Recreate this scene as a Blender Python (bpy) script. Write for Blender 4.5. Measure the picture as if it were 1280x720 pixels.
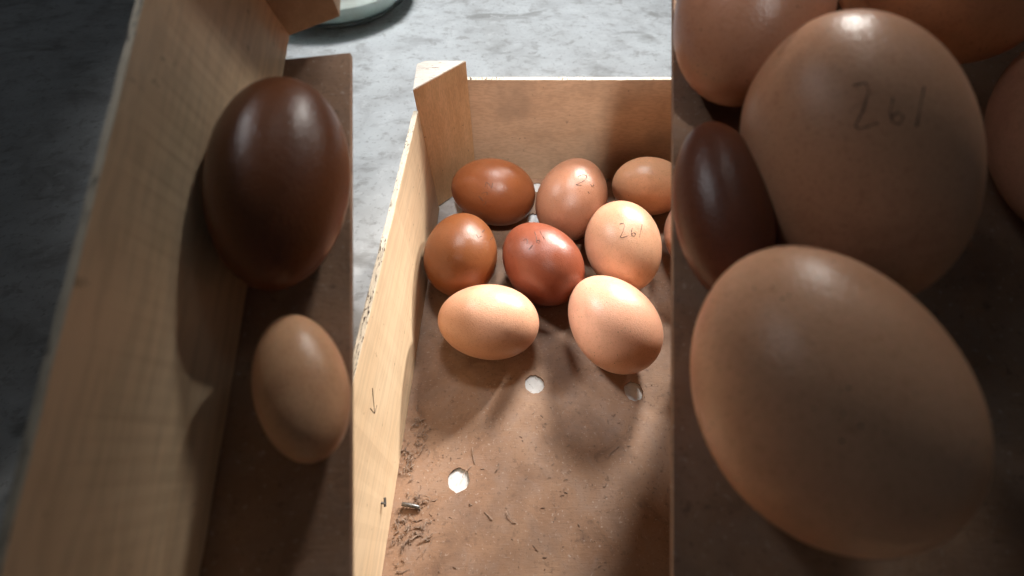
import bpy, bmesh, math, random
from mathutils import Vector, Matrix, Euler, noise as mnoise

random.seed(7)
CM = 0.01
sc = bpy.context.scene
for o in list(bpy.data.objects):
    bpy.data.objects.remove(o, do_unlink=True)
COL = sc.collection

# ------------------------------------------------------------------ camera
cam_d = bpy.data.cameras.new('camera')
cam_d.sensor_width = 36.0
cam_d.lens = 36.0 * 520.0 / 1280.0
cam_d.clip_start = 0.002
cam_d.clip_end = 50.0
cam = bpy.data.objects.new('camera', cam_d)
COL.objects.link(cam)
cam.location = (0, 0, 24 * CM)
cam.rotation_euler = (math.radians(90 - 56), 0, 0)
cam_d.dof.use_dof = True
cam_d.dof.focus_distance = 25 * CM
cam_d.dof.aperture_fstop = 9.0
sc.camera = cam

# ------------------------------------------------------------------ light
world = bpy.data.worlds.new('World')
sc.world = world
world.use_nodes = True
bg = world.node_tree.nodes['Background']
bg.inputs[0].default_value = (0.86, 0.93, 1.0, 1)
bg.inputs[1].default_value = 0.029


def spot(name, loc, target, energy, size_deg, blend, radius, color):
    d = bpy.data.lights.new(name, 'SPOT')
    d.energy = energy
    d.spot_size = math.radians(size_deg)
    d.spot_blend = blend
    d.shadow_soft_size = radius * CM
    d.color = color
    o = bpy.data.objects.new(name, d)
    COL.objects.link(o)
    o.location = Vector(loc) * CM
    o.rotation_euler = (Vector(target) - Vector(loc)).to_track_quat('-Z', 'Y').to_euler()
    return o


# window light from behind the crate, a little to the right
spot('window_and_fill_lamp', (34, 92, 62), (0.5, 9.5, 0), 100.0, 15.5, 0.6, 11.5, (1.0, 0.955, 0.90))
# added spot further round to the right, brightening the side board
spot('window_and_fill_lamp', (75, 95, 58), (-5, 9, 5), 95.0, 9.0, 0.7, 4.5, (1.0, 0.95, 0.88))
# another window, to the left
spot('window_and_fill_lamp', (-60, 50, 70), (2.5, 11, 2), 36.0, 13, 0.6, 9, (0.97, 0.98, 1.0))
# added fill from high above, standing in for soft room light
spot('fill_spot', (8, 58, 104), (0.5, 16, 2), 16.0, 11.5, 0.6, 10, (1.0, 0.97, 0.94))
spot('fill_spot', (2, -12, 85), (3, 27, 5), 34.0, 13, 0.6, 5, (1.0, 0.97, 0.94))  # added spot from above the camera, brightening back board and post
# added dim cool fill, one spot aimed at each tray
spot('tray_fill', (-45, 30, 75), (9, 6, 16), 1.3, 16, 0.7, 9, (0.76, 0.90, 1.0))
spot('tray_fill', (45, 40, 70), (-7, 7, 17), 0.6, 13, 0.7, 9, (0.76, 0.90, 1.0))
# added overhead fill for the floor behind the crate
spot('floor_fill', (0, 66, 120), (0, 50, 0), 60.0, 34, 0.6, 12, (0.95, 0.98, 1.0))

vs = sc.view_settings
vs.view_transform = 'Standard'
vs.look = 'None'
vs.gamma = 1.0
vs.use_curve_mapping = False
vs.exposure = 0.0
sc.cycles.use_denoising = True
sc.cycles.max_bounces = 8


# ------------------------------------------------------------------ helpers
def obj(name, bm, mats, parent=None, smooth=False):
    me = bpy.data.meshes.new(name)
    bmesh.ops.recalc_face_normals(bm, faces=bm.faces)
    bm.to_mesh(me)
    bm.free()
    if not isinstance(mats, (list, tuple)):
        mats = [mats]
    for m in mats:
        me.materials.append(m)
    if smooth:
        for p in me.polygons:
            p.use_smooth = True
    o = bpy.data.objects.new(name, me)
    COL.objects.link(o)
    if parent:
        o.parent = parent
    return o


def empty(name, loc, label, cat, group=None, rot=None):
    o = bpy.data.objects.new(name, None)
    o.empty_display_size = 0.01
    COL.objects.link(o)
    o.location = Vector(loc) * CM
    if rot:
        o.rotation_euler = rot
    tag(o, label, cat, group)
    return o


def tag(o, label, cat, group=None, kind=None):
    o['label'] = label
    o['category'] = cat
    if group:
        o['group'] = group
    if kind:
        o['kind'] = kind
    return o


def hexa(c, cuts=0, axis_edges=None, bevel=0.04, jitter=0.0):
    """closed block from 8 corners in cm: bottom four then top four, same order"""
    bm = bmesh.new()
    v = [bm.verts.new(Vector(p) * CM) for p in c]
    for f in ((0, 1, 2, 3), (4, 5, 6, 7), (0, 1, 5, 4), (1, 2, 6, 5), (2, 3, 7, 6), (3, 0, 4, 7)):
        bm.faces.new([v[i] for i in f])
    bmesh.ops.recalc_face_normals(bm, faces=bm.faces)
    if bevel:
        bmesh.ops.bevel(bm, geom=list(bm.edges), offset=bevel * CM, segments=2, profile=0.6, affect='EDGES')
    if cuts:
        L = max((e.calc_length() for e in bm.edges))
        es = [e for e in bm.edges if e.calc_length() > 0.6 * L]
        bmesh.ops.subdivide_edges(bm, edges=es, cuts=cuts, use_grid_fill=True)
    if jitter:
        for q in bm.verts:
            n = mnoise.noise_vector(q.co * 180) * 0.6 + mnoise.noise_vector(q.co * 600) * 0.4
            q.co += n * jitter * CM
    return bm


def box(x0, x1, y0, y1, z0, z1, **k):
    return hexa([(x0, y0, z0), (x1, y0, z0), (x1, y1, z0), (x0, y1, z0),
                 (x0, y0, z1), (x1, y0, z1), (x1, y1, z1), (x0, y1, z1)], **k)


def tube(bm, pts, r0, n=6, vary=0.0):
    """thin stick along points (metres)"""
    rings = []
    r = r0
    for i, p in enumerate(pts):
        a = pts[max(i - 1, 0)]
        b = pts[min(i + 1, len(pts) - 1)]
        d = (b - a).normalized()
        s = d.orthogonal().normalized()
        t = d.cross(s)
        rings.append([bm.verts.new(p + (s * math.cos(q) + t * math.sin(q)) * r)
                      for q in [2 * math.pi * k / n for k in range(n)]])
        r = r0 * (1 if not vary else random.uniform(1 - vary, 1 + vary * .6))
    for A, B in zip(rings, rings[1:]):
        for k in range(n):
            bm.faces.new((A[k], A[(k + 1) % n], B[(k + 1) % n], B[k]))
    bm.faces.new(rings[0])
    bm.faces.new(rings[-1])


# ------------------------------------------------------------------ materials
class NT:
    def __init__(self, name):
        self.m = bpy.data.materials.new(name)
        self.m.use_nodes = True
        self.t = self.m.node_tree
        self.b = self.t.nodes['Principled BSDF']
        self.co = self.t.nodes.new('ShaderNodeTexCoord').outputs['Object']

    def n(self, kind, **k):
        d = self.t.nodes.new('ShaderNode' + kind)
        for a, v in k.items():
            setattr(d, a, v)
        return d

    def link(self, a, b):
        self.t.links.new(a, b)

    def mapping(self, scale, rot=(0, 0, 0), loc=(0, 0, 0)):
        d = self.n('Mapping')
        d.inputs['Scale'].default_value = scale
        d.inputs['Rotation'].default_value = rot
        d.inputs['Location'].default_value = loc
        self.link(self.co, d.inputs[0])
        return d.outputs[0]

    def noise(self, vec, scale, detail=4, rough=0.55, dist=0.0):
        d = self.n('TexNoise')
        d.inputs['Scale'].default_value = scale
        d.inputs['Detail'].default_value = detail
        d.inputs['Roughness'].default_value = rough
        d.inputs['Distortion'].default_value = dist
        self.link(vec, d.inputs['Vector'])
        return d.outputs[0]

    def ramp(self, fac, stops):
        d = self.n('ValToRGB')
        e = d.color_ramp.elements
        while len(e) < len(stops):
            e.new(0.5)
        for el, (p, c) in zip(e, stops):
            el.position = p
            el.color = (c, c, c, 1) if isinstance(c, (int, float)) else (*c, 1)
        self.link(fac, d.inputs[0])
        return d.outputs[0]

    def mix(self, fac, a, b, mode='MIX'):
        d = self.n('Mix', data_type='RGBA', blend_type=mode)
        for s, v in ((0, fac), (6, a), (7, b)):
            if isinstance(v, (int, float)):
                d.inputs[s].default_value = v
            elif isinstance(v, tuple):
                d.inputs[s].default_value = (*v, 1)
            else:
                self.link(v, d.inputs[s])
        return d.outputs[2]

    def bump(self, h, strength, dist=0.001):
        d = self.n('Bump')
        d.inputs['Strength'].default_value = strength
        d.inputs['Distance'].default_value = dist
        self.link(h, d.inputs['Height'])
        self.link(d.outputs[0], self.b.inputs['Normal'])

    def set(self, **k):
        for a, v in k.items():
            i = self.b.inputs[a.replace('_', ' ')]
            if isinstance(v, (int, float)):
                i.default_value = v
            elif isinstance(v, tuple):
                i.default_value = (*v, 1) if len(v) == 3 and i.type == 'RGBA' else v
            else:
                self.link(v, i)


def wood(name, pale, dark, grain=(6, 1.2, 6), scale=40, blotch=0.35, rough=0.6, stain=(0.2, 0.12, 0.07), stain_amt=0.35):
    w = NT(name)
    g = w.noise(w.mapping(grain), scale, 6, 0.6, 0.4)
    fine = w.noise(w.mapping((grain[0] * 5, grain[1] * 1.5, grain[2] * 5)), scale * 2, 3, 0.6)
    blot = w.noise(w.mapping((1, 1, 1)), 22, 4, 0.55)
    c = w.mix(w.ramp(g, [(0.3, 0.0), (0.7, 1.0)]), dark, pale)
    c = w.mix(w.ramp(fine, [(0.42, 0.28), (0.55, 0.0)]), c, tuple(x * 0.62 for x in dark))
    c = w.mix(w.ramp(blot, [(0.5, 0.0), (0.75, stain_amt)]), c, stain)
    spk = w.noise(w.mapping((1, 1, 1)), 260, 2, 0.5)
    c = w.mix(w.ramp(spk, [(0.70, 0.0), (0.76, 0.55)]), c, tuple(x * 0.5 for x in stain))
    w.set(Base_Color=c, Roughness=rough)
    w.bump(fine, 0.08, 0.0004)
    return w.m


def edge_wood(name, pale, dark, ax=(1, 1, 1), lo=0.60):
    w = NT(name)
    s = w.noise(w.mapping(ax), 420, 3, 0.7)
    l = w.noise(w.mapping((1, 1, 1)), 120, 3, 0.5)
    zone = w.noise(w.mapping((1, 1, 1), (0, 0, 0), (2, 5, 1)), 75, 2, 0.5)
    c = w.mix(w.ramp(l, [(0.3, 0.0), (0.7, 1.0)]), tuple(x * 0.8 for x in pale), pale)
    k = w.mix(1.0, w.ramp(s, [(lo - 0.07, 0.0), (lo, 1.0)]), w.ramp(zone, [(0.44, 0.08), (0.56, 1.0)]), 'MULTIPLY')
    c = w.mix(k, c, dark)
    w.set(Base_Color=c, Roughness=0.85)
    w.bump(s, 0.6, 0.0008)
    return w.m


M = {}
M['side'] = wood('pale_plywood', (0.78, 0.60, 0.40), (0.71, 0.52, 0.325), (3, 0.5, 3), 18, stain=(0.55, 0.36, 0.2), stain_amt=0.25)
M['back'] = wood('tan_board', (0.62, 0.42, 0.275), (0.53, 0.345, 0.215), (0.8, 3, 3), 26, stain=(0.27, 0.19, 0.13), stain_amt=0.7)
M['post'] = wood('orange_post', (0.76, 0.48, 0.26), (0.62, 0.36, 0.175), (5, 5, 0.9), 36, stain=(0.3, 0.15, 0.07), stain_amt=0.25)
M['edge'] = edge_wood('plywood_edge', (0.74, 0.64, 0.50), (0.06, 0.045, 0.035), (2.4, 0.55, 1), 0.60)
M['endgrain'] = edge_wood('end_grain', (0.66, 0.60, 0.53), (0.26, 0.20, 0.16), (0.5, 1.6, 1), 0.64)
M['dark'] = wood('dark_stained_wood', (0.11, 0.06, 0.035), (0.08, 0.045, 0.025))
M['plain'] = wood('stand_wood', (0.42, 0.29, 0.18), (0.33, 0.22, 0.13))

# brown hardboard under the eggs
w = NT('dusty_hardboard')
n1 = w.noise(w.mapping((1, 1, 1)), 16, 6, 0.62)
n2 = w.noise(w.mapping((1, 1, 1)), 70, 5, 0.65, 0.6)
n3 = w.noise(w.mapping((1, 1, 1)), 520, 3, 0.6)
c = w.mix(w.ramp(n1, [(0.32, 0.0), (0.68, 1.0)]), (0.25, 0.138, 0.082), (0.40, 0.25, 0.16))
c = w.mix(w.ramp(n2, [(0.45, 0.0), (0.72, 0.55)]), c, (0.31, 0.225, 0.18))
c = w.mix(w.ramp(n2, [(0.28, 0.6), (0.42, 0.0)]), c, (0.125, 0.075, 0.052))
c = w.mix(w.ramp(n3, [(0.30, 0.5), (0.40, 0.0)]), c, (0.11, 0.07, 0.05))
c = w.mix(w.ramp(n3, [(0.62, 0.0), (0.70, 0.6)]), c, (0.52, 0.42, 0.35))
n6 = w.noise(w.mapping((1, 1, 1), (0, 0, 0), (4, 4, 0)), 190, 4, 0.7)
c = w.mix(w.ramp(n6, [(0.30, 0.6), (0.40, 0.0)]), c, (0.12, 0.07, 0.048))
fib = w.noise(w.mapping((1.2, 9, 1), (0, 0, 0.5)), 120, 3, 0.6)
fib2 = w.noise(w.mapping((9, 1.0, 1), (0, 0, 0.25)), 100, 3, 0.6)
c = w.mix(w.ramp(fib, [(0.66, 0.0), (0.72, 0.45)]), c, (0.42, 0.33, 0.27))
c = w.mix(w.ramp(fib2, [(0.68, 0.0), (0.73, 0.5)]), c, (0.10, 0.06, 0.04))
blot = w.noise(w.mapping((1, 1, 1), (0, 0, 0), (3.1, 1.7, 0)), 26, 5, 0.6, 0.3)
c = w.mix(w.ramp(blot, [(0.50, 0.0), (0.68, 0.55)]), c, (0.15, 0.088, 0.058))
w.set(Base_Color=c, Roughness=0.72)
w.bump(w.mix(0.5, n2, w.mix(0.5, n3, fib)), 0.45, 0.0008)
M['board'] = w.m

# mottled smooth concrete floor
w = NT('mottled_concrete')
v = w.mapping((1, 1.2, 1), (0, 0, 0.5))
n1 = w.noise(v, 6, 5, 0.6, 0.8)
n2 = w.noise(v, 17, 4, 0.55, 0.5)
n3 = w.noise(w.mapping((1, 1, 1)), 230, 3, 0.6)
n4 = w.noise(w.mapping((1, 2.2, 1), (0, 0, -0.6)), 11, 4, 0.55, 0.7)
c = w.mix(w.ramp(n1, [(0.34, 0.0), (0.66, 1.0)]), (0.57, 0.57, 0.56), (0.70, 0.715, 0.72))
c = w.mix(w.ramp(n2, [(0.42, 0.0), (0.66, 0.75)]), c, (0.78, 0.80, 0.80))
c = w.mix(w.ramp(n2, [(0.30, 0.6), (0.44, 0.0)]), c, (0.33, 0.32, 0.31))
c = w.mix(w.ramp(n4, [(0.30, 0.7), (0.40, 0.0)]), c, (0.30, 0.29, 0.275))
n5 = w.noise(w.mapping((1, 1.3, 1)), 60, 5, 0.65, 0.4)
c = w.mix(w.ramp(n5, [(0.34, 0.55), (0.46, 0.0)]), c, (0.36, 0.345, 0.33))
c = w.mix(w.ramp(n5, [(0.56, 0.0), (0.66, 0.5)]), c, (0.84, 0.85, 0.85))
c = w.mix(w.ramp(n3, [(0.30, 0.45), (0.42, 0.0)]), c, (0.25, 0.24, 0.23))
w.set(Base_Color=c, Roughness=0.5)
w.bump(n3, 0.1, 0.0005)
M['floor'] = w.m


# eggshell: colour comes from each egg's own colour
w = NT('eggshell')
oi = w.n('ObjectInfo')
off = w.n('VectorMath', operation='MULTIPLY_ADD')
w.link(w.co, off.inputs[0])
off.inputs[1].default_value = (1, 1, 1)
w.link(oi.outputs['Random'], off.inputs[2])
p = off.outputs[0]
mott = w.noise(p, 55, 4, 0.6)
fine = w.noise(p, 420, 3, 0.6)
pore = w.noise(p, 1500, 2, 0.5)
sp = w.n('TexVoronoi')
sp.inputs['Scale'].default_value = 480
w.link(p, sp.inputs['Vector'])
msk = w.noise(p, 90, 2, 0.5)
c = w.mix(w.ramp(mott, [(0.3, 0.0), (0.7, 1.0)]), oi.outputs['Color'], (0.93, 0.90, 0.88), 'MULTIPLY')
c = w.mix(w.ramp(mott, [(0.52, 0.0), (0.72, 0.7)]), c, w.mix(1.0, c, (1.25, 1.30, 1.34), 'MULTIPLY'))
c = w.mix(w.ramp(fine, [(0.60, 0.0), (0.75, 0.45)]), c, w.mix(1.0, c, (0.72, 0.62, 0.56), 'MULTIPLY'))
dots = w.mix(1.0, w.ramp(sp.outputs['Distance'], [(0.09, 1.0), (0.13, 0.0)]), w.ramp(msk, [(0.54, 0.0), (0.58, 1.0)]), 'MULTIPLY')
dn = w.n('Math', operation='MULTIPLY')
w.link(dots, dn.inputs[0])
w.link(oi.outputs['Alpha'], dn.inputs[1])
big = w.noise(p, 28, 5, 0.65, 0.6)
c = w.mix(w.ramp(big, [(0.55, 0.0), (0.68, 0.7)]), c, w.mix(1.0, c, (0.82, 0.76, 0.73), 'MULTIPLY'))
c = w.mix(dn.outputs[0], c, (0.07, 0.035, 0.02))
w.set(Base_Color=c, Roughness=w.ramp(mott, [(0.3, 0.27), (0.7, 0.42)]), Specular_IOR_Level=0.42,
      Subsurface_Weight=0.12, Subsurface_Radius=(0.004, 0.0016, 0.0008), Subsurface_Scale=0.4)
c = w.mix(w.ramp(pore, [(0.28, 0.5), (0.46, 0.0)]), c, w.mix(1.0, c, (0.66, 0.56, 0.5), 'MULTIPLY'))
w.set(Base_Color=c)
w.bump(w.mix(0.6, fine, pore), 0.5, 0.0004)
M['egg'] = w.m

w = NT('pencil')
w.set(Base_Color=(0.085, 0.05, 0.035), Roughness=0.7)
M['pencil'] = w.m
w = NT('dark_steel')
r = w.noise(w.mapping((1, 1, 1)), 300, 3)
w.set(Base_Color=w.mix(w.ramp(r, [(0.4, 0.0), (0.7, 1.0)]), (0.20, 0.20, 0.20), (0.09, 0.07, 0.055)), Metallic=0.8, Roughness=0.45)
M['steel'] = w.m
w = NT('dry_straw')
oi = w.noise(w.mapping((1, 1, 1)), 150, 2)
w.set(Base_Color=w.ramp(oi, [(0.35, (0.17, 0.11, 0.08)), (0.65, (0.36, 0.265, 0.20))]), Roughness=0.8)
M['straw'] = w.m
w = NT('clear_glass')
w.set(Base_Color=(0.80, 0.95, 0.95), Roughness=0.03, Transmission_Weight=1.0, IOR=1.46)
M['glass'] = w.m
w = NT('flour')
f = w.noise(w.mapping((1, 1, 1)), 40, 4)
w.set(Base_Color=w.ramp(f, [(0.3, (0.70, 0.60, 0.53)), (0.7, (0.84, 0.78, 0.72))]), Roughness=0.9)
M['flour'] = w.m

# ------------------------------------------------------------------ setting
FZ = -0.13
bm = bmesh.new()
bmesh.ops.create_grid(bm, x_segments=2, y_segments=2, size=1.6)
floor = obj('floor', bm, M['floor'])
floor.location = (0, 0.4, FZ * CM)
floor['kind'] = 'structure'

# ------------------------------------------------------------------ crate
crate = empty('egg_crate', (0, 12, 0), 'pale wooden crate on the mottled grey floor, brightly lit, holding nine pencilled brown eggs', 'crate')
inv = Vector((0, 12, 0)) * CM


def cpart(name, bm, mats):
    for v in bm.verts:
        v.co -= inv
    return obj(name, bm, mats, crate)


def set_edge(o, idx=1, thr=0.7, axis=2):
    for p in o.data.polygons:
        if p.normal[axis] > thr:
            p.material_index = idx


# base board with round holes
bm = bmesh.new()
outer = [(-6.34, -9.5), (18.24, -9.5), (18.24, 27.3), (-2.2, 27.3), (-2.4, 25.6), (-4.9, 22.2), (-5.84, 21.4)]
holes = [(1.349, 9.215, 0.59), (7.249, 8.767, 0.58), (-2.844, 3.898, 0.60), (1.75, 22.75, 0.55), (2.1, 26.3, 0.55),
         (12.6, 8.6, 0.58), (11.5, 3.5, 0.6), (4.6, -2.5, 0.6), (12.8, 22.6, 0.55)]
loops = [outer]
for hx, hy, hr in holes:
    loops.append([(hx + hr * (1 + random.uniform(-.08, .07)) * math.cos(a), hy + hr * (1 + random.uniform(-.08, .07)) * math.sin(a))
                  for a in [2 * math.pi * k / 26 for k in range(26)]])
edges = []
for L in loops:
    vs_ = [bm.verts.new((x * CM, y * CM, 0)) for x, y in L]
    for a, b in zip(vs_, vs_[1:] + vs_[:1]):
        edges.append(bm.edges.new((a, b)))
bmesh.ops.triangle_fill(bm, use_beauty=True, edges=edges)
top = list(bm.faces)
r = bmesh.ops.extrude_face_region(bm, geom=top)
for e in r['geom']:
    if isinstance(e, bmesh.types.BMVert):
        e.co.z -= 0.11 * CM
cpart('base_board', bm, M['board'])

ls = cpart('side_board', hexa([(-6.66, -9.3, -0.02), (-6.33, -9.3, -0.02), (-5.79, 23.8, -0.02), (-6.12, 23.8, -0.02),
                               (-6.70, -9.3, 8.6), (-6.37, -9.3, 8.6), (-5.87, 23.8, 8.6), (-6.20, 23.8, 8.6)],
                              cuts=60, bevel=0.05, jitter=0.035), [M['side'], M['edge']])
set_edge(ls, thr=0.55)
bb = cpart('back_board', box(-5.9, 18.2, 27.305, 27.68, -0.02, 8.6, cuts=50, bevel=0.05, jitter=0.03), [M['back'], M['edge']])
set_edge(bb, thr=0.55)
rs = cpart('side_board', box(18.25, 18.6, -9.3, 27.3, -0.02, 8.6, bevel=0.05), [M['side'], M['edge']])
set_edge(rs)
fb = cpart('front_board', box(-6.3, 18.2, -9.95, -9.55, -0.02, 8.6, bevel=0.05), [M['back'], M['edge']])
set_edge(fb)
# three sided corner post
bm = bmesh.new()
tri = [(-6.0, 24.0), (-2.97, 27.28), (-5.6, 27.29), (-6.12, 26.9)]
lo = [bm.verts.new(Vector((x, y, -0.02)) * CM) for x, y in tri]
hi = [bm.verts.new(Vector((x, y, 9.9 - 0.05 * (i == 0))) * CM) for i, (x, y) in enumerate(tri)]
bm.faces.new(lo)
bm.faces.new(hi)
for i in range(4):
    j = (i + 1) % 4
    bm.faces.new((lo[i], lo[j], hi[j], hi[i]))
bmesh.ops.recalc_face_normals(bm, faces=bm.faces)
bmesh.ops.bevel(bm, geom=list(bm.edges), offset=0.035 * CM, segments=2, affect='EDGES')
po = cpart('corner_post', bm, [M['post'], M['endgrain']])
set_edge(po, thr=0.5)

# nail in the side board, pencil arrow on it
bm = bmesh.new()
tube(bm, [Vector((-6.3, 2.55, 2.14)) * CM - inv, Vector((-6.02, 2.55, 2.14)) * CM - inv, Vector((-5.92, 2.5, 2.16)) * CM - inv], 0.055 * CM, 8)
tube(bm, [Vector((-6.0, 2.78, 2.2)) * CM - inv, Vector((-5.95, 2.4, 2.1)) * CM - inv], 0.06 * CM, 6)
obj('nail', bm, M['steel'], ls)


def wallx(y):
    return -6.33 + (y + 9.3) / 33.1 * 0.52 - 0.035


bm = bmesh.new()
for a, b in (((6.55, 6.465), (5.72, 5.52)), ((5.745, 6.2), (5.72, 5.52)), ((6.132, 5.45), (5.72, 5.52))):
    pts = []
    for t in (0, .5, 1):
        y = a[0] + (b[0] - a[0]) * t
        z = a[1] + (b[1] - a[1]) * t
        pts.append(Vector((wallx(y) + 0.012, y, z)) * CM - inv)
    tube(bm, pts, 0.016 * CM, 5)
obj('pencil_arrow', bm, M['pencil'], ls)

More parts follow.
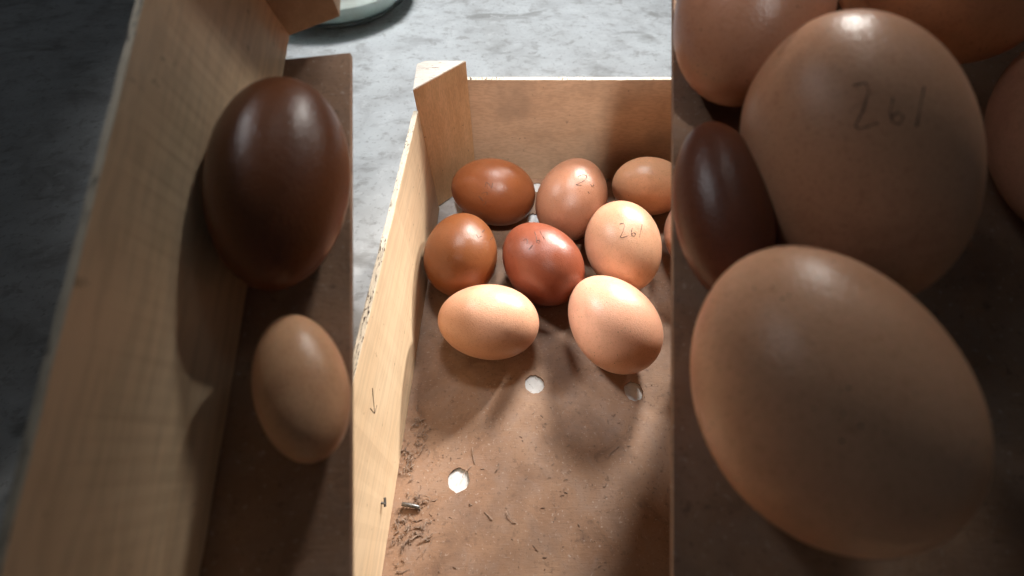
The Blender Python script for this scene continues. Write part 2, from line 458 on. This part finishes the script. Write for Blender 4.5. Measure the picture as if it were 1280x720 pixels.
# ------------------------------------------------------------------ eggs
EGGS = {
    'E1': {"c": [-1.396, 23.134, 2.403], "e": [0.0, -0.0587, 2.91], "a": 3.159, "b": 2.4, "k": -0.06, "m": [[[0.066, 0.879], [0.066, 0.924], [0.067, 0.969], [0.069, 1.014], [0.049, 1.008], [0.029, 1.002], [0.01, 0.996], [-0.022, 0.957], [-0.053, 0.918], [-0.084, 0.88], [-0.083, 0.929], [-0.081, 0.979], [-0.079, 1.029]], [[0.116, 0.667], [0.101, 0.685], [0.086, 0.701], [0.072, 0.718], [0.044, 0.728], [0.017, 0.737], [-0.01, 0.747], [-0.009, 0.721], [-0.008, 0.695], [-0.006, 0.67]], [[0.174, 0.585], [0.156, 0.568], [0.139, 0.552], [0.121, 0.535], [0.1, 0.513], [0.079, 0.491], [0.057, 0.469]], [[0.047, 0.344], [0.031, 0.367], [0.016, 0.39], [0.001, 0.412], [-0.002, 0.438], [-0.005, 0.463], [-0.007, 0.489]], [[0.107, 0.063], [0.089, 0.054], [0.071, 0.045], [0.053, 0.036]]]},
    'E2': {"c": [4.388, 22.352, 2.53], "e": [0.0, -0.0607, 1.2301], "a": 3.333, "b": 2.526, "k": -0.08, "m": [[[-0.091, 1.667], [-0.065, 1.693], [-0.037, 1.72], [-0.008, 1.746], [-0.002, 1.78], [0.006, 1.815], [0.015, 1.85], [0.003, 1.863], [-0.009, 1.875], [-0.021, 1.888], [-0.063, 1.875], [-0.103, 1.862], [-0.141, 1.849], [-0.18, 1.815], [-0.217, 1.781], [-0.252, 1.747], [-0.272, 1.722], [-0.293, 1.697], [-0.312, 1.671], [-0.302, 1.723], [-0.291, 1.774], [-0.278, 1.825]], [[-0.146, 2.037], [-0.154, 2.058], [-0.162, 2.08], [-0.169, 2.103], [-0.154, 2.119], [-0.139, 2.136], [-0.124, 2.153], [-0.116, 2.144], [-0.109, 2.134], [-0.101, 2.125]], [[-0.325, 2.059], [-0.334, 2.079], [-0.342, 2.1], [-0.35, 2.121]]]},
    'E3': {"c": [10.45, 23.959, 2.173], "e": [0.0, -0.2072, -3.109], "a": 2.92, "b": 2.134, "k": 0.05, "m": []},
    'E4': {"c": [-3.359, 17.305, 2.398], "e": [0.0, 0.0239, 1.4905], "a": 3.034, "b": 2.398, "k": -0.07, "m": [[[-0.041, 2.086], [-0.065, 2.104], [-0.089, 2.123], [-0.111, 2.143], [-0.081, 2.169], [-0.048, 2.197], [-0.014, 2.225]], [[0.096, 2.232], [0.138, 2.256], [0.183, 2.283], [0.231, 2.312]], [[0.054, 2.536], [0.101, 2.567], [0.153, 2.603], [0.213, 2.65]]]},
    'E5': {"c": [1.933, 16.549, 2.406], "e": [0.0, 0.0382, -0.9528], "a": 3.088, "b": 2.405, "k": 0.08, "m": [[[-0.287, 1.998], [-0.291, 1.976], [-0.296, 1.954], [-0.301, 1.932], [-0.283, 1.923], [-0.266, 1.914], [-0.25, 1.906], [-0.232, 1.916], [-0.215, 1.925], [-0.198, 1.934], [-0.187, 1.954], [-0.177, 1.974], [-0.167, 1.994]], [[-0.037, 2.058], [-0.038, 2.038], [-0.04, 2.018], [-0.042, 1.997], [-0.046, 1.968], [-0.051, 1.939], [-0.056, 1.91]], [[-0.304, 1.591], [-0.251, 1.627], [-0.201, 1.66], [-0.153, 1.69], [-0.117, 1.721], [-0.082, 1.75], [-0.048, 1.778], [-0.032, 1.773], [-0.017, 1.767], [-0.002, 1.761], [-0.005, 1.744], [-0.009, 1.726], [-0.013, 1.708], [-0.03, 1.704], [-0.046, 1.7], [-0.064, 1.696], [-0.066, 1.714], [-0.069, 1.732], [-0.072, 1.75]], [[-0.246, 1.473], [-0.21, 1.493], [-0.174, 1.511], [-0.14, 1.527], [-0.101, 1.538], [-0.063, 1.548], [-0.026, 1.557]]]},
    'E6': {"c": [7.426, 17.917, 2.454], "e": [0.0, 0.0449, -1.4711], "a": 3.307, "b": 2.451, "k": -0.07, "m": [[[-0.005, 1.882], [-0.004, 1.848], [-0.003, 1.815], [-0.003, 1.781], [0.016, 1.778], [0.034, 1.776], [0.052, 1.773], [0.093, 1.8], [0.132, 1.828], [0.171, 1.856], [0.202, 1.89], [0.232, 1.925], [0.261, 1.96], [0.267, 1.945], [0.274, 1.929], [0.28, 1.914], [0.278, 1.866], [0.275, 1.818], [0.271, 1.77]], [[0.131, 1.603], [0.16, 1.62], [0.188, 1.638], [0.216, 1.655], [0.239, 1.655], [0.261, 1.655], [0.282, 1.655], [0.287, 1.635], [0.291, 1.614], [0.296, 1.593], [0.282, 1.579], [0.267, 1.565], [0.253, 1.55], [0.243, 1.564], [0.232, 1.578], [0.222, 1.592], [0.232, 1.614], [0.241, 1.636], [0.251, 1.657]], [[0.052, 1.312], [0.147, 1.366], [0.235, 1.414], [0.317, 1.458]]]},
    'E7': {"c": [12.822, 19.297, 2.139], "e": [0.0, 0.1095, 1.3662], "a": 3.01, "b": 2.127, "k": 0.05, "m": []},
    'E8': {"c": [-1.409, 12.243, 2.245], "e": [0.0, -0.0042, -0.0882], "a": 3.033, "b": 2.245, "k": 0.05, "m": []},
    'E9': {"c": [5.955, 12.055, 2.449], "e": [0.0, -0.0712, 2.1094], "a": 3.177, "b": 2.445, "k": -0.08, "m": []},
    'rightE9': {"c": [6.014, 3.035, 15.971], "e": [-0.0389, -0.2777, 1.7124], "a": 2.959, "b": 2.245, "k": -0.08, "m": []},
    'rightE6': {"c": [8.112, 8.206, 17.421], "e": [0.0502, 0.4289, -1.3899], "a": 3.519, "b": 2.173, "k": -0.07, "m": [[[-0.246, 2.157], [-0.242, 2.126], [-0.238, 2.096], [-0.235, 2.066], [-0.218, 2.065], [-0.202, 2.064], [-0.186, 2.063], [-0.152, 2.09], [-0.118, 2.117], [-0.085, 2.143], [-0.058, 2.174], [-0.032, 2.205], [-0.005, 2.236], [0.001, 2.223], [0.008, 2.21], [0.014, 2.197], [0.015, 2.156], [0.015, 2.116], [0.014, 2.075]], [[-0.097, 1.923], [-0.073, 1.941], [-0.049, 1.958], [-0.026, 1.975], [-0.006, 1.977], [0.014, 1.979], [0.034, 1.981], [0.041, 1.964], [0.047, 1.948], [0.053, 1.931], [0.042, 1.918], [0.031, 1.905], [0.019, 1.892], [0.008, 1.902], [-0.003, 1.913], [-0.014, 1.923], [-0.008, 1.942], [-0.001, 1.961], [0.005, 1.98]], [[-0.12, 1.668], [-0.048, 1.727], [0.022, 1.778], [0.089, 1.824]]]},
    'rightE2': {"c": [6.784, 13.37, 18.683], "e": [0.0567, -0.2705, 1.3637], "a": 3.096, "b": 2.004, "k": -0.08, "m": []},
    'rightE3': {"c": [12.519, 14.603, 18.973], "e": [0.1717, 0.2171, -0.9022], "a": 3.075, "b": 1.943, "k": 0.05, "m": []},
    'rightE7': {"c": [14.919, 9.456, 17.228], "e": [0.0502, -0.3099, 1.3877], "a": 3.163, "b": 1.681, "k": 0.05, "m": []},
    'rightE5': {"c": [5.432, 7.804, 16.198], "e": [0.0048, 0.28, -1.5533], "a": 2.534, "b": 1.15, "k": 0.03, "m": []},
    'leftE4': {"c": [-5.826, 8.159, 16.776], "e": [-0.0139, -0.2799, 1.6213], "a": 2.897, "b": 1.607, "k": 0.03, "m": []},
    'leftE8': {"c": [-4.832, 3.507, 14.793], "e": [0.101, 0.2608, -1.1963], "a": 1.741, "b": 0.983, "k": 0.03, "m": []}}


def egg_profile(a, b, k, u):
    return b * (1 + k * u) * math.sqrt(max(1 - u * u, 0))


def make_egg(key, color, label, group, dots=1.0):
    d = EGGS[key]
    a, b, k = d['a'], d['b'], d['k']
    bm = bmesh.new()
    NU, NV = 40, 56
    rings = []
    for i in range(1, NU):
        th = math.pi * i / NU
        u = -math.cos(th)
        rr = egg_profile(a, b, k, u)
        rings.append([bm.verts.new(Vector((a * u, rr * math.cos(q), rr * math.sin(q))) * CM)
                      for q in [2 * math.pi * j / NV for j in range(NV)]])
    p0 = bm.verts.new(Vector((-a, 0, 0)) * CM)
    p1 = bm.verts.new(Vector((a, 0, 0)) * CM)
    for A, B in zip(rings, rings[1:]):
        for j in range(NV):
            bm.faces.new((A[j], A[(j + 1) % NV], B[(j + 1) % NV], B[j]))
    for j in range(NV):
        bm.faces.new((p0, rings[0][(j + 1) % NV], rings[0][j]))
        bm.faces.new((p1, rings[-1][j], rings[-1][(j + 1) % NV]))
    o = obj('egg', bm, M['egg'], None, True)
    o.location = Vector(d['c']) * CM
    o.rotation_euler = Euler(d['e'], 'XYZ')
    o.color = (*color, dots)
    tag(o, label, 'egg', group)
    if d['m']:
        bm = bmesh.new()
        for q in d['m']:
            pts = []
            for u, az in q:
                rr = egg_profile(a, b, k, u) + 0.002
                pts.append(Vector((a * u, rr * math.cos(az), rr * math.sin(az))) * CM)
            tube(bm, pts, (0.019 if not key.startswith('right') else 0.012) * CM, 5, 0.65)
        obj('pencil_mark', bm, M['pencil'], o)
    return o


G = 'eggs in the lit crate'
make_egg('E1', (0.27, 0.086, 0.03), 'dark brown egg in the crate corner by the post, marked sideways with a pencilled 2', G, 0.3)
make_egg('E2', (0.36, 0.165, 0.095), 'freckled brown egg with a pencilled 2, upright against the middle of the back board', G)
make_egg('E3', (0.80, 0.42, 0.23), 'light brown egg lying sideways at the right end of the back row', G)
make_egg('E4', (0.235, 0.08, 0.027), 'round dark brown egg touching the left side board behind the pale egg', G, 0.2)
make_egg('E5', (0.24, 0.066, 0.032), 'glossy reddish dark egg in the middle of the lit crate, pencilled 261 aslant', G, 0.4)
make_egg('E6', (0.74, 0.41, 0.25), 'peach coloured egg pencilled 261 in the lit crate, behind the large speckled front egg', G, 0.2)
make_egg('E7', (0.74, 0.44, 0.30), 'pinkish egg barely showing at the right edge of the lit crate', G, 0.2)
make_egg('E8', (0.68, 0.37, 0.235), 'pale sandy egg lying sideways at the front left of the lit crate', G, 0.15)
make_egg('E9', (0.86, 0.47, 0.31), 'large speckled peach egg lying aslant at the front of the lit crate', G)

# ------------------------------------------------------------------ added trays standing in for a darkened, enlarged copy at each side
TAU = math.radians(16)
TR = Euler((TAU, 0, 0), 'XYZ')
TORG = (0.0, 2.977, 13.618)


def wall(bx0, by0, bx1, by1, tx0, ty0, tx1, ty1, th, h=4.5, z0=0.0, **k):
    """board from a bottom line to a top line, th thick towards -x"""
    return hexa([(bx0, by0, z0), (bx0 - th, by0, z0), (bx1 - th, by1, z0), (bx1, by1, z0),
                 (tx0, ty0, h), (tx0 - th, ty0, h), (tx1 - th, ty1, h), (tx1, ty1, h)], **k)


def line(p, q, y):
    t = (y - p[1]) / (q[1] - p[1])
    return p[0] + (q[0] - p[0]) * t


lt = empty('added_egg_tray', TORG, 'added pale wooden tray in the near left, open on its right, with two dim eggs', 'tray', 'added trays nearer the camera', TR)
y0, y1 = -6.0, 16.0
Lr, Lb = ((-7.673, 9.43), (-6.627, -2.153)), ((-7.598, 13.422), (-6.936, -3.542))
Rr, Rb = ((-3.662, 9.674), (-2.139, -2.409)), ((-5.981, 16.585), (-3.494, -4.13))
lw = obj('side_board', wall(line(*Lb, y1), y1, line(*Lb, y0), y0, line(*Lr, y1), y1, line(*Lr, y0), y0, 0.17, cuts=60, bevel=0.03, jitter=0.02), [M['side'], M['edge']], lt)
set_edge(lw, thr=0.55)
bm = hexa([(line(*Lb, 11.5) - .15, 11.5, -.22), (line(*Rb, 11.8), 11.8, -.22), (line(*Rb, y0), y0, -.22), (line(*Lb, y0) - .15, y0, -.22),
           (line(*Lb, 11.5) - .15, 11.5, -.01), (line(*Rb, 11.8), 11.8, -.01), (line(*Rb, y0), y0, -.01), (line(*Lb, y0) - .15, y0, -.01)], bevel=0.02)
obj('base_board', bm, M['board'], lt)
bm = hexa([(-7.62, 12.5, 0), (-5.95, 13.4, 0), (-6.2, 15.8, 0), (-7.62, 15.8, 0), (-7.75, 12.5, 4.9), (-5.95, 13.4, 4.9), (-6.2, 15.8, 4.9), (-7.75, 15.8, 4.9)], bevel=0.03)
obj('corner_post', bm, [M['plain']], lt)  # darker wood than the crate's post, dimness put into the colour
obj('front_board', box(-6.85, -3.6, -6.3, -6.02, -.2, 4.4, bevel=0.02), M['side'], lt)
tri_back = box(-7.6, -6.0, 16.02, 16.3, 0, 4.4, bevel=0.02)
obj('back_board', tri_back, M['back'], lt)


def to_local(p):
    m = Matrix.LocRotScale(Vector(TORG), TR, None)
    return m.inverted() @ Vector(p)


def leg(parent, top, bottom):
    """slanting stand: top quad in tray coordinates, bottom quad in world coordinates"""
    bq = [to_local(p) for p in bottom]
    obj('stand', hexa([tuple(p) for p in bq] + top, bevel=0.05), M['plain'], parent)


leg(lt, [(-6.6, -4, -.24), (-4.6, -4, -.24), (-5.6, 10, -.24), (-7.2, 10, -.24)],
    [(-17, 2, FZ + .01), (-11.8, 2, FZ + .01), (-14.5, 17, FZ + .01), (-20, 17, FZ + .01)])

rt = empty('added_egg_tray', TORG, 'added wooden tray in the near right crowded with six large dim eggs', 'tray', 'added trays nearer the camera', TR)
Rr, Rb = ((3.558, 9.674), (2.079, -2.409)), ((5.981, 16.585), (3.494, -4.13))
y1 = 18.5
obj('base_board', hexa([(line(*Rb, y0), y0, -.22), (19, y0, -.22), (19, y1, -.22), (line(*Rb, y1), y1, -.22),
                        (line(*Rb, y0), y0, -.01), (19, y0, -.01), (19, y1, -.01), (line(*Rb, y1), y1, -.01)], bevel=0.02), M['board'], rt)
obj('side_board', box(19.05, 19.3, y0, y1, -.2, 4.4, bevel=0.03), [M['side']], rt)
obj('front_board', box(3.6, 19.2, y0 - .35, y0 - .05, -.2, 4.4, bevel=0.03), [M['side']], rt)
obj('back_board', box(6.3, 19.2, y1 + .05, y1 + .35, -.2, 4.4, bevel=0.03), [M['back']], rt)
leg(rt, [(6, -4, -.24), (16, -4, -.24), (16, 12, -.24), (7, 12, -.24)],
    [(11.0, 0, .01), (17.4, 0, .01), (17.4, 12, .01), (11.5, 12, .01)])

G = 'dim eggs in the added trays'
make_egg('leftE4', (0.165, 0.055, 0.02), 'dim dark brown egg in the added left tray, upper of its two', G, 0.2)  # shell darker than its crate counterpart, dimness put into the colour
make_egg('leftE8', (0.68, 0.395, 0.23), 'dim pale egg in the added left tray, below the dark one', G, 0.15)
make_egg('rightE9', (0.78, 0.43, 0.26), 'very large dim speckled egg at the front of the added right tray', G)
make_egg('rightE6', (0.70, 0.37, 0.22), 'large dim egg pencilled 261 in the added right tray', G, 0.2)
make_egg('rightE2', (0.42, 0.20, 0.12), 'dim brown egg at the top left of the added right tray, beside the open side', G)
make_egg('rightE3', (0.72, 0.37, 0.20), 'dim light egg cut by the top of the frame behind the added egg marked 261', G)
make_egg('rightE7', (0.74, 0.44, 0.30), 'dim egg cut by the right frame edge beside the added egg marked 261', G, 0.2)
make_egg('rightE5', (0.15, 0.047, 0.023), 'very dark egg wedged at the open side beside the added egg marked 261', G, 0.4)  # reddish crate egg repeated with shade put into its shell colour

# ------------------------------------------------------------------ small things
bm = bmesh.new()
pts = [Vector(p) * CM for p in ((-5.62, 2.74, 0.20), (-5.3, 2.70, 0.21), (-4.95, 2.64, 0.19), (-4.78, 2.58, 0.12), (-4.72, 2.5, 0.03))]
tube(bm, pts, 0.10 * CM, 8)
for v in bm.verts:
    v.co -= Vector((-5.2, 2.65, 0)) * CM
st = obj('bent_nail', bm, M['steel'], None, True)
st.location = Vector((-5.2, 2.65, 0)) * CM
tag(st, 'dark steel nail with a bent tip on the dusty board by the side board', 'nail')

bm = bmesh.new()


def bit(x, y, L, r, curl=0.3, z=0.03):
    a = random.uniform(0, math.tau)
    pts = []
    p = Vector((x, y, z))
    for i in range(5):
        pts.append(p * CM)
        p = p + Vector((math.cos(a), math.sin(a), random.uniform(-.25, .3))) * L / 4
        p.z = max(p.z, 0.015)
        a += random.uniform(-curl, curl) * 2.2
    tube(bm, pts, r * CM, 4)


for cx, cy, sx, sy, n in ((-5.0, 6.3, .35, .5, 60), (-5.55, 4.9, .25, .5, 55), (-4.9, 2.95, .45, .25, 40), (-5.5, 1.6, .3, .4, 50), (-4.6, 1.5, .4, .35, 40),
                          (-5.5, 7.4, .2, .7, 30), (-5.3, 0.2, .4, .8, 30)):
    for i in range(n):
        x, y = random.gauss(cx, sx), random.gauss(cy, sy)
        if x < -5.95:
            x = -5.9
        bit(x, y, random.choice((.06, .1, .14, .2, .3, .45)) * random.uniform(.7, 1.2), random.choice((.008, .012, .02, .034)), 0.35, random.uniform(.02, .12))
for i in range(420):
    x, y = random.uniform(-5.6, 9), random.uniform(-1, 11)
    bit(x, y, random.choice((.03, .04, .06, .1, .2)), random.choice((.007, .01, .016, .022)), 0.25, 0.012)
for x, y in ((-2.2, 4.6), (-2.0, 4.7), (-1.4, 2.4), (5.9, 5.6), (0.2, 1.9), (-0.9, 4.3)):
    bit(x, y, random.uniform(.5, .9), .02, 0.15)
cr = obj('straw_crumbs', bm, M['straw'])
tag(cr, 'dry straw crumbs and dust scattered over the brown board of the lit crate', 'crumbs', None, 'stuff')

# glass bowl of flour on the floor behind the crate
bowl = empty('glass_bowl', (-22, 60.5, FZ), 'clear glass bowl of pale flour on the floor behind the crate corner', 'bowl')


def lathe(prof, n=64):
    bm = bmesh.new()
    rings = [[bm.verts.new(Vector((r * math.cos(q), r * math.sin(q), z)) * CM) for q in [math.tau * k / n for k in range(n)]] for r, z in prof]
    for A, B in zip(rings, rings[1:]):
        for k in range(n):
            bm.faces.new((A[k], A[(k + 1) % n], B[(k + 1) % n], B[k]))
    bm.faces.new(rings[0])
    bm.faces.new(rings[-1])
    return bm


obj('glass_shell', lathe([(5.2, 0.02), (7.2, .25), (8.8, 1.3), (9.6, 3.2), (9.9, 6.0), (9.6, 6.1), (9.25, 3.3), (8.45, 1.55), (7.0, .6), (5.0, .42)]), M['glass'], bowl, True)
obj('flour_fill', lathe([(5.0, .5), (6.9, .66), (8.35, 1.6), (9.0, 2.9), (8.9, 3.1), (6, 3.5), (2, 3.7)]), M['flour'], bowl, True)
